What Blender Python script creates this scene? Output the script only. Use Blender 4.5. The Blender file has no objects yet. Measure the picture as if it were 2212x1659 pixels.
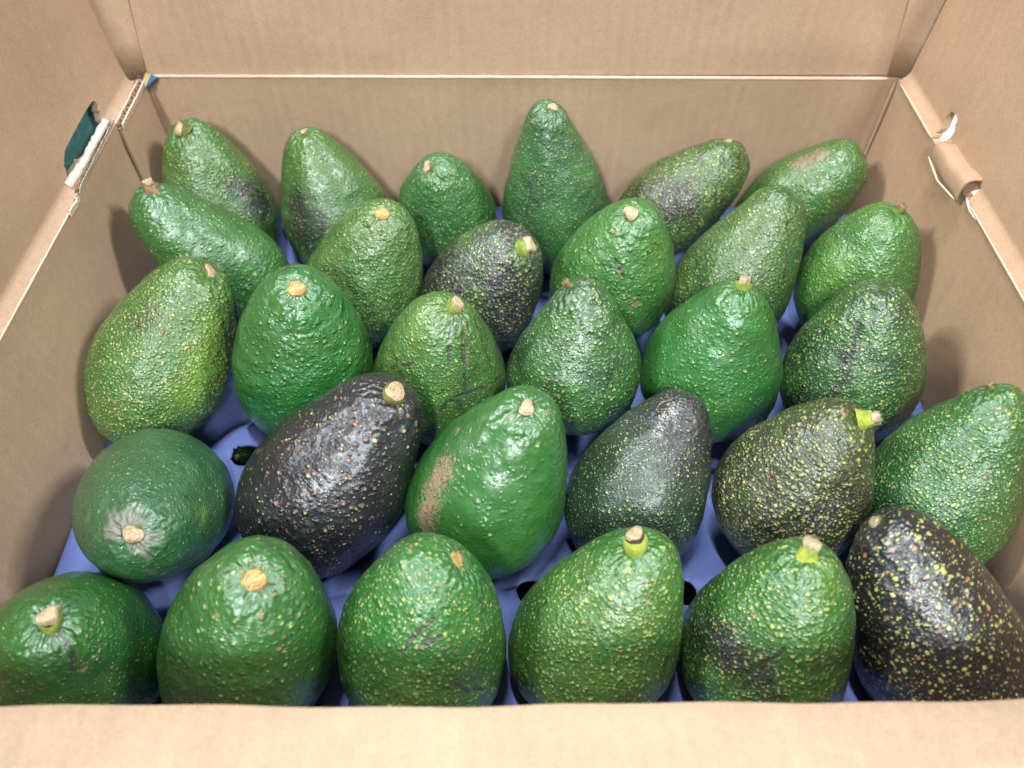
import bpy, bmesh, math, random
import numpy as np
from mathutils import Vector, Matrix
from mathutils.geometry import delaunay_2d_cdt

random.seed(4); np.random.seed(4)
S = bpy.context.scene
C = S.collection

# ------------------------------------------------------------------ camera
PITCH = math.radians(52.0)
FPX = 1656.0                       # focal length in pixels of a 2212 px wide picture
CAMP = np.array([0.0, 0.0, 0.32])
cd = bpy.data.cameras.new('camera'); cam = bpy.data.objects.new('camera', cd); C.objects.link(cam)
cam.location = CAMP; cam.rotation_euler = (math.radians(90) - PITCH, 0, 0)
cd.sensor_width = 36; cd.lens = FPX / 2212 * 36; cd.clip_start = .01; cd.clip_end = 50
cd.dof.use_dof = True; cd.dof.focus_distance = .335; cd.dof.aperture_fstop = 8.5
S.camera = cam

# ------------------------------------------------------------------ light
w = bpy.data.worlds.new('World'); S.world = w; w.use_nodes = True
w.node_tree.nodes['Background'].inputs[0].default_value = (.93, .97, 1, 1)
w.node_tree.nodes['Background'].inputs[1].default_value = .02
def tube_light(name, loc, target, sx, sy, power, col=(1, 1, 1)):
    l = bpy.data.lights.new(name, 'AREA'); l.shape = 'RECTANGLE'; l.size = sx; l.size_y = sy
    l.energy = power; l.color = col
    o = bpy.data.objects.new(name, l); C.objects.link(o); o.location = loc
    o.rotation_euler = (Vector(target) - Vector(loc)).to_track_quat('-Z', 'Y').to_euler()
    return o
tube_light('ceiling_lamp', (-1.35, .30, 1.30), (0, .23, 0), .05, .45, 27, (.95, .98, 1))
tube_light('ceiling_lamp', (1.40, .25, 1.30), (0, .23, 0), .05, .45, 25, (.98, .99, 1))
tube_light('ceiling_lamp', (-.30, -1.15, 1.45), (0, .23, 0), .10, .40, 34, (.94, .98, 1))
tube_light('ceiling_lamp', (.50, -1.05, 1.55), (0, .23, 0), .06, .40, 18, (.94, .98, 1))
tube_light('ceiling_lamp', (-.12, .55, 1.75), (0, .23, 0), .06, .55, 29, (.94, .98, 1))
S.view_settings.view_transform = 'Standard'; S.view_settings.look = 'None'
S.view_settings.exposure = 0.06; S.view_settings.gamma = 1
S.cycles.max_bounces = 6; S.cycles.diffuse_bounces = 2

# ------------------------------------------------------------------ helpers
def ray(px, py):
    u = (px - 1106) / FPX; v = (829.5 - py) / FPX
    return np.array([u, math.cos(PITCH) + v * math.sin(PITCH), -math.sin(PITCH) + v * math.cos(PITCH)])
def on_plane(px, py, p0, n):
    d = ray(px, py); n = np.array(n); t = ((np.array(p0) - CAMP) @ n) / (d @ n)
    return CAMP + t * d
def project(P):
    q = P - CAMP
    dep = q[..., 1] * math.cos(PITCH) - q[..., 2] * math.sin(PITCH)
    up = q[..., 1] * math.sin(PITCH) + q[..., 2] * math.cos(PITCH)
    return np.stack([1106 + FPX * q[..., 0] / dep, 829.5 - FPX * up / dep], -1)

def _h(i, j, k, s):
    n = (i * 73856093 ^ j * 19349663 ^ k * 83492791 ^ (s * 2654435761 & 0x7fffffff)) & 0x7fffffff
    n = (n ^ (n >> 13)) * 1274126177 & 0x7fffffff
    return ((n ^ (n >> 16)) & 0xffff) / 65535.0
def vnoise(P, scale, seed=0):
    q = P * scale + 1000.0; f = np.floor(q).astype(np.int64); t = q - f; t = t * t * t * (t * (t * 6 - 15) + 10)
    r = 0
    for a in (0, 1):
        for b in (0, 1):
            for c in (0, 1):
                wgt = (t[:, 0] if a else 1 - t[:, 0]) * (t[:, 1] if b else 1 - t[:, 1]) * (t[:, 2] if c else 1 - t[:, 2])
                r = r + wgt * _h(f[:, 0] + a, f[:, 1] + b, f[:, 2] + c, seed)
    return r * 2 - 1
def sstep(a, b, x):
    t = np.clip((x - a) / (b - a), 0, 1); return t * t * (3 - 2 * t)

def mesh_from(name, V, F, smooth=True):
    me = bpy.data.meshes.new(name)
    V = np.asarray(V, float)
    if isinstance(F, np.ndarray):
        k = F.shape[1]
        me.vertices.add(len(V)); me.vertices.foreach_set('co', V.ravel())
        me.loops.add(F.size); me.loops.foreach_set('vertex_index', F.ravel().astype(np.int32))
        me.polygons.add(len(F)); me.polygons.foreach_set('loop_start', np.arange(0, F.size, k, dtype=np.int32))
        me.update(calc_edges=True)
    else:
        me.from_pydata([tuple(v) for v in V], [], F)
    me.polygons.foreach_set('use_smooth', [smooth] * len(me.polygons))
    me.update(); return me
def link(name, me, m, parent=None):
    o = bpy.data.objects.new(name, me); C.objects.link(o)
    if m is not None and not len(me.materials): me.materials.append(m)
    if parent is not None: o.parent = parent
    return o
def empty(name, loc=(0, 0, 0)):
    o = bpy.data.objects.new(name, None); C.objects.link(o); o.location = loc; o.empty_display_size = .02; return o
def tag(o, label=None, cat=None, group=None, kind=None):
    if label: o['label'] = label
    if cat: o['category'] = cat
    if group: o['group'] = group
    if kind: o['kind'] = kind
    return o

# node helpers
class NT:
    def __init__(s, name):
        s.m = bpy.data.materials.new(name); s.m.use_nodes = True; s.t = s.m.node_tree
        s.b = s.t.nodes['Principled BSDF']
    def n(s, typ, **k):
        x = s.t.nodes.new(typ)
        for a, v in k.items(): setattr(x, a, v)
        return x
    def put(s, sock, v):
        if hasattr(v, 'is_output') or hasattr(v, 'links'): s.t.links.new(v, sock)
        else: sock.default_value = v
    def math(s, op, a, b=0.0, c=None, clamp=False):
        x = s.n('ShaderNodeMath', operation=op, use_clamp=clamp); s.put(x.inputs[0], a); s.put(x.inputs[1], b)
        if c is not None: s.put(x.inputs[2], c)
        return x.outputs[0]
    def ramp(s, v, a, b, lo=0.0, hi=1.0):
        x = s.n('ShaderNodeMapRange', interpolation_type='SMOOTHSTEP'); s.put(x.inputs[0], v)
        s.put(x.inputs[1], a); s.put(x.inputs[2], b); s.put(x.inputs[3], lo); s.put(x.inputs[4], hi); return x.outputs[0]
    def mix(s, f, a, b, mode='MIX'):
        x = s.n('ShaderNodeMix', data_type='RGBA', blend_type=mode); s.put(x.inputs[0], f)
        s.put(x.inputs[6], a if not isinstance(a, tuple) else (*a[:3], 1)); s.put(x.inputs[7], b if not isinstance(b, tuple) else (*b[:3], 1))
        return x.outputs[2]
    def noise(s, co, scale, detail=2, rough=.5, dist=0.0):
        x = s.n('ShaderNodeTexNoise'); s.put(x.inputs['Vector'], co); x.inputs['Scale'].default_value = scale
        x.inputs['Detail'].default_value = detail; x.inputs['Roughness'].default_value = rough; x.inputs['Distortion'].default_value = dist
        return x.outputs[0]
    def voro(s, co, scale, rnd=1.0, feature='F1'):
        x = s.n('ShaderNodeTexVoronoi', feature=feature); s.put(x.inputs['Vector'], co); x.inputs['Scale'].default_value = scale
        x.inputs['Randomness'].default_value = rnd; return x
    def attr(s, name):
        x = s.n('ShaderNodeAttribute'); x.attribute_name = name; return x
    def obj(s): return s.n('ShaderNodeTexCoord').outputs['Object']
    def vmul(s, co, v):
        x = s.n('ShaderNodeVectorMath', operation='MULTIPLY'); s.put(x.inputs[0], co); x.inputs[1].default_value = v; return x.outputs[0]
    def sep(s, co):
        x = s.n('ShaderNodeSeparateXYZ'); s.put(x.inputs[0], co); return x.outputs
    def bump(s, h, dist=.001, strength=1.0, normal=None):
        x = s.n('ShaderNodeBump'); x.inputs['Strength'].default_value = strength; x.inputs['Distance'].default_value = dist
        s.put(x.inputs['Height'], h)
        if normal is not None: s.put(x.inputs['Normal'], normal)
        return x.outputs[0]
    def out(s, col, rough, normal=None, spec=.5):
        s.put(s.b.inputs['Base Color'], col if not isinstance(col, tuple) else (*col[:3], 1)); s.put(s.b.inputs['Roughness'], rough)
        s.b.inputs['Specular IOR Level'].default_value = spec
        if normal is not None: s.put(s.b.inputs['Normal'], normal)
        return s.m

# ------------------------------------------------------------------ materials
def kraft(name, base=(.40, .275, .18), flute=(1, 0, 0), amp=.05, var=.10):
    """brown kraft liner: fibres, mottling and faint corrugation wash-boarding"""
    N = NT(name); co = N.obj()
    fib = N.noise(N.vmul(co, (1, 1, 1)), 620, 5, .75, 2.0)
    fib2 = N.noise(co, 5200, 2, .6)
    mot = N.noise(co, 22, 4, .6)
    fine = N.noise(co, 150, 3, .6)
    x = N.sep(co); proj = N.math('ADD', N.math('MULTIPLY', x[0], flute[0]), N.math('MULTIPLY', x[1], flute[1]))
    wob = N.math('MULTIPLY', N.noise(co, 30, 2), .004)
    wave = N.math('SINE', N.math('MULTIPLY', N.math('ADD', proj, wob), 2 * math.pi / .0078))
    st = N.ramp(N.noise(N.vmul(co, (1, 1, .12)), 170, 3, .6), .35, .7)
    wave = N.math('MULTIPLY', wave, N.math('MULTIPLY', st, amp))
    v = N.math('ADD', N.math('MULTIPLY', N.math('SUBTRACT', fib, .5), .85), N.math('MULTIPLY', N.math('SUBTRACT', mot, .5), var * 3.4))
    v = N.math('ADD', v, N.math('MULTIPLY', N.math('SUBTRACT', fine, .5), .16))
    v = N.math('ADD', N.math('ADD', v, N.math('MULTIPLY', N.math('SUBTRACT', fib2, .5), .14)), 1.0)
    worm = N.noise(co, 480, 3, .6, 3.0); v = N.math('ADD', v, N.ramp(N.math('ABSOLUTE', N.math('SUBTRACT', worm, .5)), .0, .045, .20, -.03))
    v = N.math('ADD', v, wave)
    sc = N.n('ShaderNodeVectorMath', operation='SCALE'); sc.inputs[0].default_value = base; N.put(sc.inputs['Scale'], v)
    # dark flecks of recycled fibre
    vo = N.voro(N.vmul(co, (1, 1, .5)), 260); fl = N.math('MULTIPLY', N.ramp(vo.outputs['Distance'], .05, .10, 1, 0), N.ramp(N.sep(vo.outputs['Color'])[0], .90, .91))
    col = N.mix(N.math('MULTIPLY', fl, .45), sc.outputs[0], tuple(c * .35 for c in base))
    hue = N.mix(N.math('MULTIPLY', N.noise(co, 9, 2), .35), col, (base[0] * 1.02, base[1] * .90, base[2] * .82))
    h = N.math('ADD', N.math('MULTIPLY', fib, .10), N.math('ADD', N.math('MULTIPLY', fine, .22), N.math('MULTIPLY', wave, .6)))
    return N.out(hue, .78, N.bump(h, .001, .8), .25)
K = (.440, .308, .213)
M_wall = kraft('kraft_wall', K)
M_side = kraft('kraft_side', K, (0, 1, 0), .03)
M_right_bounce = kraft('kraft_right_bounce', (.455, .305, .195), (0, 1, 0), .03)  # same kraft, with the right side's warm reflected light put into its base colour
M_flap = kraft('kraft_flap', K)
M_score = kraft('kraft_score', (.56, .44, .34), (1, 0, 0), .0)
M_front = kraft('kraft_front_flap', (.37, .270, .185), (1, 0, 0), .045, .18)
M_edge = kraft('kraft_torn_edge', (.66, .55, .43), (1, 0, 0), 0)
M_flute = kraft('kraft_flute', (.30, .21, .14), (1, 0, 0), 0)

def plain(name, col, rough=.6, nz=.2, scale=600, b=.15, spec=.4):
    N = NT(name); co = N.obj(); a = N.noise(co, scale, 3, .6); c = N.noise(co, scale / 8, 3)
    v = N.math('ADD', N.math('MULTIPLY', N.math('SUBTRACT', N.math('ADD', a, c), 1.0), nz), 1.0)
    sc = N.n('ShaderNodeVectorMath', operation='SCALE'); sc.inputs[0].default_value = col; N.put(sc.inputs['Scale'], v)
    return N.out(sc.outputs[0], rough, N.bump(a, .001, b), spec)
M_teal = plain('teal_print', (.042, .145, .140), .45, .9, 250, .25)
M_blue = plain('blue_print', (.03, .12, .26)); M_yellow = plain('yellow_print', (.42, .34, .10)); M_maroon = plain('maroon_print', (.10, .03, .05))
M_aqua = plain('aqua_print', (.12, .30, .36)); M_white = plain('white_liner', (.60, .55, .47))
M_table = plain('white_counter', (.52, .53, .56), .5, .05, 40, .05)

def tray_mat():
    N = NT('blue_pulp'); co = N.obj()
    a = N.noise(co, 1400, 4, .7, 1.0); b = N.noise(co, 45, 3)
    v = N.math('ADD', N.math('MULTIPLY', N.math('SUBTRACT', a, .5), .30), N.math('ADD', N.math('MULTIPLY', N.math('SUBTRACT', b, .5), .25), 1.0))
    sc = N.n('ShaderNodeVectorMath', operation='SCALE'); sc.inputs[0].default_value = (.128, .175, .42); N.put(sc.inputs['Scale'], v)
    h = N.math('ADD', N.math('MULTIPLY', a, .12), N.math('MULTIPLY', N.noise(co, 260, 3), .35))
    return N.out(sc.outputs[0], .85, N.bump(h, .001, .8), .2)
M_tray = tray_mat()

def skin_mat(name, off, g1, g2, ripe=0.0, dens=.6, size=.20, orange=.07, peb=1.0, rough=.38, scale=550, yel=(.42, .50, .11), dark=(.020, .018, .024), fine2=1.0, coat=.68):
    N = NT(name)
    A = N.attr('skin_co').outputs['Vector']
    ad = N.n('ShaderNodeVectorMath', operation='ADD'); N.put(ad.inputs[0], A); ad.inputs[1].default_value = (off, off * .7, -off * .4); co = ad.outputs[0]
    mk = N.n('ShaderNodeSeparateColor'); N.put(mk.inputs[0], N.attr('mark').outputs['Color'])
    mk2 = N.n('ShaderNodeSeparateColor'); N.put(mk2.inputs[0], N.attr('mark_two').outputs['Color'])
    m_ripe, m_yel, m_rus = mk.outputs; m_grey, m_scar, m_near = mk2.outputs
    lo = N.noise(co, 34, 4, .6); mid = N.noise(co, 120, 4, .6); hi = N.noise(co, 520, 3, .6)
    # base green
    f = N.ramp(N.math('ADD', N.math('MULTIPLY', lo, .6), N.math('MULTIPLY', mid, .4)), .34, .66)
    col = N.mix(f, g1, g2)
    col = N.mix(N.math('MULTIPLY', m_yel, .8), col, (.150, .260, .028))
    # ripening: dark purple-black in patches
    r = N.math('ADD', N.math('ADD', m_ripe, ripe), N.math('MULTIPLY', N.math('SUBTRACT', N.math('ADD', N.math('MULTIPLY', lo, .55), N.math('MULTIPLY', mid, .45)), .5), 1.6))
    rf = N.ramp(r, .28, .78)
    col = N.mix(rf, col, dark)
    v = N.math('ADD', N.math('MULTIPLY', N.math('SUBTRACT', hi, .5), .7), 1.0)
    sc = N.n('ShaderNodeVectorMath', operation='SCALE'); N.put(sc.inputs[0], col); N.put(sc.inputs['Scale'], v); col = sc.outputs[0]
    # lenticel spots, two sizes
    hs = []
    for k, (s, d, z) in enumerate(((scale, dens, size), (scale * 1.9, dens * .7 * fine2 - (1 - fine2) * .3, size * 1.1))):
        jit = N.n('ShaderNodeVectorMath', operation='ADD'); N.put(jit.inputs[0], co)
        nzv = N.n('ShaderNodeTexNoise'); N.put(nzv.inputs['Vector'], co); nzv.inputs['Scale'].default_value = 900
        js = N.n('ShaderNodeVectorMath', operation='SCALE'); N.put(js.inputs[0], nzv.outputs['Color']); js.inputs['Scale'].default_value = .0007
        N.put(jit.inputs[1], js.outputs[0])
        vo = N.voro(jit.outputs[0], s); rc = N.n('ShaderNodeSeparateColor'); N.put(rc.inputs[0], vo.outputs['Color'])
        dn = N.math('ADD', d + .30, N.math('MULTIPLY', N.math('SUBTRACT', mid, .5), 1.0))
        have = N.ramp(rc.outputs[0], N.math('SUBTRACT', dn, .02), dn, 1, 0)
        rad = N.math('MULTIPLY', z * 1.08, N.math('ADD', N.math('MULTIPLY', rc.outputs[1], 1.0), .45))
        spot = N.math('MULTIPLY', N.ramp(vo.outputs['Distance'], N.math('MULTIPLY', rad, .55), N.math('MULTIPLY', rad, 1.15), 1, 0), have)
        isor = N.ramp(rc.outputs[2], orange, orange + .01, 1, 0)
        sc_col = N.mix(isor, N.mix(rf, yel, (.46, .44, .11)), (.40, .15, .06))
        amt = N.math('MULTIPLY', spot, N.math('SUBTRACT', 1.0, N.math('MULTIPLY', m_near, .6)))
        col = N.mix(N.math('MULTIPLY', amt, N.math('ADD', N.math('MULTIPLY', rc.outputs[1], .45), .52)), col, sc_col)
        hs.append(N.math('MULTIPLY', N.ramp(vo.outputs['Distance'], N.math('MULTIPLY', rad, .3), N.math('ADD', N.math('MULTIPLY', rad, 2.0), .12), 1, 0), (.30 + .32 * peb) / (1 + k * .8)))
        if k == 0: hs.append(N.math('MULTIPLY', spot, .10))
    # russet scab
    rn = N.math('ADD', m_rus, N.math('MULTIPLY', N.math('SUBTRACT', N.noise(co, 700, 5, .75, 1.5), .5), 3.6))
    ru = N.ramp(N.math('MULTIPLY', rn, N.ramp(m_rus, .02, .2)), .42, .55)
    col = N.mix(ru, col, (.27, .16, .10))
    gy = N.ramp(N.math('ADD', m_grey, N.math('MULTIPLY', N.math('SUBTRACT', N.noise(co, 260, 5, .7), .5), .9)), .30, .75)
    gy = N.math('MULTIPLY', gy, N.ramp(m_grey, .05, .25)); col = N.mix(N.math('MULTIPLY', gy, .75), col, (.20, .18, .155))
    sn = N.noise(co, 130, 3, .6, 1.5); line = N.ramp(N.math('ABSOLUTE', N.math('SUBTRACT', sn, .5)), .0, .045, 1, 0)
    sl = N.math('MULTIPLY', N.math('MAXIMUM', line, N.math('MULTIPLY', N.ramp(mid, .5, .7), .5)), N.ramp(m_scar, .1, .7)); col = N.mix(N.math('MULTIPLY', sl, .8), col, (.018, .022, .012))
    cz = N.attr('crease').outputs['Fac']; cr = N.math('MULTIPLY', N.ramp(N.math('ADD', cz, N.math('MULTIPLY', N.math('SUBTRACT', N.noise(co, 420, 3, .7), .5), .9)), .35, .62), N.ramp(cz, .03, .15))
    col = N.mix(N.math('MULTIPLY', cr, .8), col, (.030, .032, .020))
    # tiny random dark nicks and brown corky dots
    vn = N.voro(co, 95); nr = N.n('ShaderNodeSeparateColor'); N.put(nr.inputs[0], vn.outputs['Color'])
    nick = N.math('MULTIPLY', N.ramp(N.math('ADD', vn.outputs['Distance'], N.math('MULTIPLY', hi, .10)), .10, .135, 1, 0), N.ramp(nr.outputs[0], .82, .83))
    col = N.mix(N.math('MULTIPLY', nick, .75), col, (.07, .03, .018))
    # relief in millimetres
    peb1 = N.noise(co, 300, 1.6, .5, .5); peb2 = N.noise(co, 135, 1, .5, .6); fine = N.noise(co, 1500, 2, .6)
    h = N.math('ADD', hs[0], N.math('ADD', hs[1], hs[2]))
    h = N.math('MULTIPLY', h, N.math('SUBTRACT', 1.0, N.math('MULTIPLY', m_near, .8)))
    h = N.math('ADD', h, N.math('MULTIPLY', peb1, .36 * peb)); h = N.math('ADD', h, N.math('MULTIPLY', peb2, 1.15 * peb))
    h = N.math('ADD', h, N.math('MULTIPLY', fine, .04)); h = N.math('ADD', h, N.math('MULTIPLY', N.attr('wrinkle').outputs['Fac'], .55))
    h = N.math('SUBTRACT', h, N.math('MULTIPLY', sl, .15)); h = N.math('SUBTRACT', h, N.math('MULTIPLY', cr, .35))
    rg = N.math('ADD', N.math('MULTIPLY', N.noise(co, 700, 3, .6), .22), rough - .11)
    rg = N.math('ADD', rg, N.math('ADD', N.math('MULTIPLY', ru, .35), N.math('MULTIPLY', gy, .25)))
    N.b.inputs['Subsurface Weight'].default_value = 0.0
    N.b.inputs['Coat Weight'].default_value = coat; N.b.inputs['Coat Roughness'].default_value = .36; N.b.inputs['Coat IOR'].default_value = 1.6
    N.b.inputs['Coat Tint'].default_value = (.93, .99, 1, 1); N.put(N.b.inputs['Coat Normal'], N.bump(h, .001, .30))
    return N.out(col, rg, N.bump(h, .001, .85), .65)

def stem_mat(name, a, b, rings=False):
    N = NT(name); co = N.obj()
    n1 = N.noise(co, 700, 4, .7, .5); n2 = N.noise(co, 250, 2)
    f = N.ramp(N.math('ADD', N.math('MULTIPLY', n1, .6), N.math('MULTIPLY', n2, .4)), .38, .62)
    if rings:
        x = N.sep(co); rr = N.math('SQRT', N.math('ADD', N.math('MULTIPLY', x[0], x[0]), N.math('MULTIPLY', x[1], x[1])))
        rg = N.math('SINE', N.math('ADD', N.math('MULTIPLY', rr, 4200.0), N.math('MULTIPLY', n2, 7.0)))
        f = N.math('ADD', N.math('MULTIPLY', f, .7), N.math('MULTIPLY', N.ramp(rg, .2, 1.0), .4), clamp=True)
    return N.out(N.mix(f, a, b), .8, N.bump(n1, .001, .6), .25)
M_cut = stem_mat('stem_cut_wood', (.55, .42, .26), (.27, .16, .08), True)
M_cutpale = stem_mat('stem_cut_pale', (.52, .43, .28), (.27, .18, .10), True)
M_scar = stem_mat('stem_scar_yellow', (.60, .45, .20), (.30, .13, .04), True)
M_scarrim = stem_mat('stem_scar_rim', (.36, .34, .10), (.16, .10, .03))
M_green = stem_mat('stem_green', (.24, .32, .05), (.13, .19, .03))
M_lime = stem_mat('stem_lime', (.38, .43, .07), (.20, .27, .04))
M_olive = stem_mat('stem_olive', (.15, .17, .035), (.09, .08, .02))
M_brown = stem_mat('stem_brown', (.34, .23, .14), (.15, .09, .05))
M_dark = plain('dark_ring', (.05, .03, .02), .8)

# ------------------------------------------------------------------ avocado shape
NLAT, NLON = 150, 160
def prof(q, th, m):
    a = (1 - np.cos(th)) / 2; s = np.clip((a - .2) / .8, 0, 1); s = s * s * (3 - 2 * s)
    return a, np.clip(np.sin(th), 0, 1) ** m * (1 - q * s)
def body(p, seed, stem_px, lump=1.0):
    cx, cy, cz, R, k, q, dx, dy, dz, b1, b2, m = p
    e3 = np.array([dx, dy, dz]); e3 /= np.linalg.norm(e3)
    e1 = np.cross([0, 1., 0], e3); e1 /= np.linalg.norm(e1); e2 = np.cross(e3, e1)
    th = np.linspace(0, math.pi, NLAT + 1)[1:-1]; ph = np.linspace(0, 2 * math.pi, NLON, endpoint=False)
    nrm = prof(q, np.linspace(0, math.pi, 60), m)[1].max()
    a, r = prof(q, th, m); r = r * R / nrm
    A, PH = np.meshgrid(a, ph, indexing='ij'); RR = r[:, None] * np.ones_like(PH)
    X = RR * np.cos(PH) + b1 * A ** 2 * R; Y = RR * np.sin(PH) + b2 * A ** 2 * R; Z = (A - .42) * R * k
    V = np.stack([X, Y, Z], -1).reshape(-1, 3)
    V = np.vstack([V, [[0, 0, -.42 * R * k], [b1 * R, b2 * R, .58 * R * k]]])
    n = NLAT - 1; i = np.arange(n - 1)[:, None] * NLON; j = np.arange(NLON)[None]; j2 = (j + 1) % NLON
    F = np.stack([i + j, i + j2, i + NLON + j2, i + NLON + j], -1).reshape(-1, 4)
    jj = np.arange(NLON)
    bot = np.stack([(jj + 1) % NLON, jj, np.full(NLON, n * NLON)], -1)
    t0 = (n - 1) * NLON; top = np.stack([t0 + jj, t0 + (jj + 1) % NLON, np.full(NLON, n * NLON + 1)], -1)
    def normals(V):
        N = np.zeros_like(V); Q = V[F]; fn = np.cross(Q[:, 2] - Q[:, 0], Q[:, 3] - Q[:, 1])
        for c in range(4): np.add.at(N, F[:, c], fn)
        N[-2] = [0, 0, -1]; N[-1] = [0, 0, 1]
        return N / np.maximum(np.linalg.norm(N, axis=1, keepdims=True), 1e-12)
    N = normals(V)
    Rm = np.stack([e1, e2, e3], 1); c0 = np.array([cx, cy, cz])
    W = V @ Rm.T + c0; WN = N @ Rm.T; toc = CAMP - W; facing = (WN * toc).sum(1) / np.linalg.norm(toc, axis=1)
    P2 = project(W)
    def hit(px, py, face=.08):
        d = np.hypot(P2[:, 0] - px, P2[:, 1] - py) + np.where(facing > face, 0, 1e5)
        return int(d.argmin())
    if stem_px is None: si = len(V) - 1
    else: si = hit(*stem_px)
    sp = V[si].copy(); sn = N[si].copy()
    # distance and angle round the stem
    D = V - sp; dist = np.linalg.norm(D, axis=1)
    t1 = np.cross(sn, [.3, .5, .8]); t1 /= np.linalg.norm(t1); t2 = np.cross(sn, t1)
    phi = np.arctan2(D @ t2, D @ t1)
    near = np.exp(-(dist / .011) ** 2)
    cyc = np.stack([np.cos(phi), np.sin(phi), dist * 60], 1)
    wr = vnoise(cyc, 6.0, seed + 3) + .6 * vnoise(cyc, 11.0, seed + 4)
    wr = wr * np.exp(-(dist / .016) ** 1.5) * sstep(.001, .004, dist)
    # lumps (real geometry)
    o = V + seed * .37
    d = (.0009 * vnoise(o, 45, seed) + .00050 * vnoise(o, 110, seed + 1) + .00020 * vnoise(o, 260, seed + 2)) * (1 - .75 * near)
    d = d * lump + .00028 * wr - .0012 * np.exp(-(dist / .0055) ** 2) + .0003 * np.exp(-((dist - .009) / .004) ** 2)
    V2 = V + N * d[:, None]
    rad = D - (D @ sn)[:, None] * sn
    rn = rad / np.maximum(np.linalg.norm(rad, axis=1, keepdims=True), 1e-9)
    sk = V - rn * (dist * .55 * np.exp(-dist / .022))[:, None]
    faces = [tuple(f) for f in F] + [tuple(f) for f in bot] + [tuple(f) for f in top]
    me = bpy.data.meshes.new('skin')
    nq, ntq = len(F), 2 * NLON
    me.vertices.add(len(V2)); me.vertices.foreach_set('co', V2.ravel())
    loops = np.concatenate([F.ravel(), bot.ravel(), top.ravel()]).astype(np.int32)
    starts = np.concatenate([np.arange(nq) * 4, nq * 4 + np.arange(ntq) * 3]).astype(np.int32)
    me.loops.add(len(loops)); me.loops.foreach_set('vertex_index', loops)
    me.polygons.add(len(starts)); me.polygons.foreach_set('loop_start', starts)
    me.update(calc_edges=True); me.polygons.foreach_set('use_smooth', [True] * len(starts))
    def fattr(name, typ, arr, f='value'):
        at = me.attributes.new(name, typ, 'POINT'); at.data.foreach_set(f, np.ascontiguousarray(arr, dtype=np.float32).ravel())
    fattr('skin_co', 'FLOAT_VECTOR', sk, 'vector'); fattr('wrinkle', 'FLOAT', wr)
    return dict(me=me, V=V2, W=V2 @ Rm.T + c0, R=Rm, c=c0, P2=P2, hit=hit, sp=V2[si], sn=sn, dist=dist, phi=phi, near=near, fattr=fattr, seed=seed)

CREASE = {'C3': [[(990, 690), (1000, 760), (1004, 850)], [(1004, 850), (1040, 838), (1082, 815)], [(1004, 850), (965, 868), (950, 890)], [(845, 798), (890, 782)], [(1028, 700), (1055, 760), (1066, 800)], [(975, 700), (968, 780)]],
 'A2': [[(655, 470), (695, 495), (745, 520)], [(655, 470), (650, 540)], [(650, 470), (640, 420)]],
 'E3': [[(870, 1405), (905, 1360), (935, 1335)], [(915, 1390), (950, 1370)], [(985, 1470), (1010, 1500), (1050, 1490)], [(1040, 1300), (1052, 1330)]],
 'C1': [[(484, 690), (494, 800), (480, 870)], [(470, 610), (496, 660)]], 'E1': [[(122, 1366), (150, 1410), (164, 1438)]],
 'C2': [[(605, 588), (640, 580)]], 'B5': [[(1700, 480), (1690, 600)]], 'C6': [[(1850, 700), (1835, 800), (1800, 860)]], 'D5': [[(1830, 1010), (1790, 1090)]],
 'E4': [[(1440, 1420), (1425, 1470)], [(1160, 1330), (1180, 1300)]], 'E5': [[(1700, 1400), (1650, 1450), (1600, 1500)]], 'B4': [[(1330, 560), (1345, 600)]]}
def marks(B, paint, key):
    V = B['V']; n = len(V); ch = {k: np.zeros(n) for k in ('ripe', 'yel', 'rus', 'grey', 'scar')}
    for item in paint:
        k, px, py, rp, val = item[:5]
        i = B['hit'](px, py, .02); Wp = B['W'][i]
        r = rp / FPX * np.linalg.norm(Wp - CAMP) * .9
        dd = V - V[i]
        if len(item) > 5:                      # elongated towards a second picture point
            j = B['hit'](item[5], item[6], .02); ax = V[j] - V[i]; L = np.linalg.norm(ax); ax /= L
            t = np.clip(dd @ ax, 0, L); dist = np.linalg.norm(dd - t[:, None] * ax, axis=1)
        else: dist = np.linalg.norm(dd, axis=1)
        wv = np.exp(-(dist / r) ** 2 * 1.1)
        if k == 'star':
            ph = B['phi']; arm = np.clip(.45 + .9 * vnoise(np.stack([np.cos(ph), np.sin(ph), 0 * ph], 1), 1.9, 77), 0, 1.3); wv = np.exp(-(B['dist'] / (r * (.35 + .9 * arm))) ** 2)
            k = 'grey'
        ch[k] = ch[k] + val * wv if val < 0 or k == 'ripe' else np.maximum(ch[k], val * wv)
    cr = np.zeros(n); jit = V + .0007 * np.stack([vnoise(V, 320, 41), vnoise(V, 320, 42), vnoise(V, 320, 43)], 1)
    for path in CREASE.get(key, []):
        idx = [B['hit'](px, py, .02) for px, py in path]
        for a, b in zip(idx[:-1], idx[1:]):
            ax = V[b] - V[a]; L = max(np.linalg.norm(ax), 1e-6); ax = ax / L; dd = jit - V[a]
            t = np.clip(dd @ ax, 0, L); dist = np.linalg.norm(dd - t[:, None] * ax, axis=1); cr = np.maximum(cr, np.exp(-(dist / .0011) ** 2))
    B['fattr']('crease', 'FLOAT', cr)
    B['fattr']('mark', 'FLOAT_COLOR', np.stack([ch['ripe'], np.clip(ch['yel'], 0, 1), np.clip(ch['rus'], 0, 1), np.ones(n)], 1), 'color')
    B['fattr']('mark_two', 'FLOAT_COLOR', np.stack([np.clip(ch['grey'], 0, 1), np.clip(ch['scar'], 0, 1), B['near'], np.ones(n)], 1), 'color')

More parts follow.
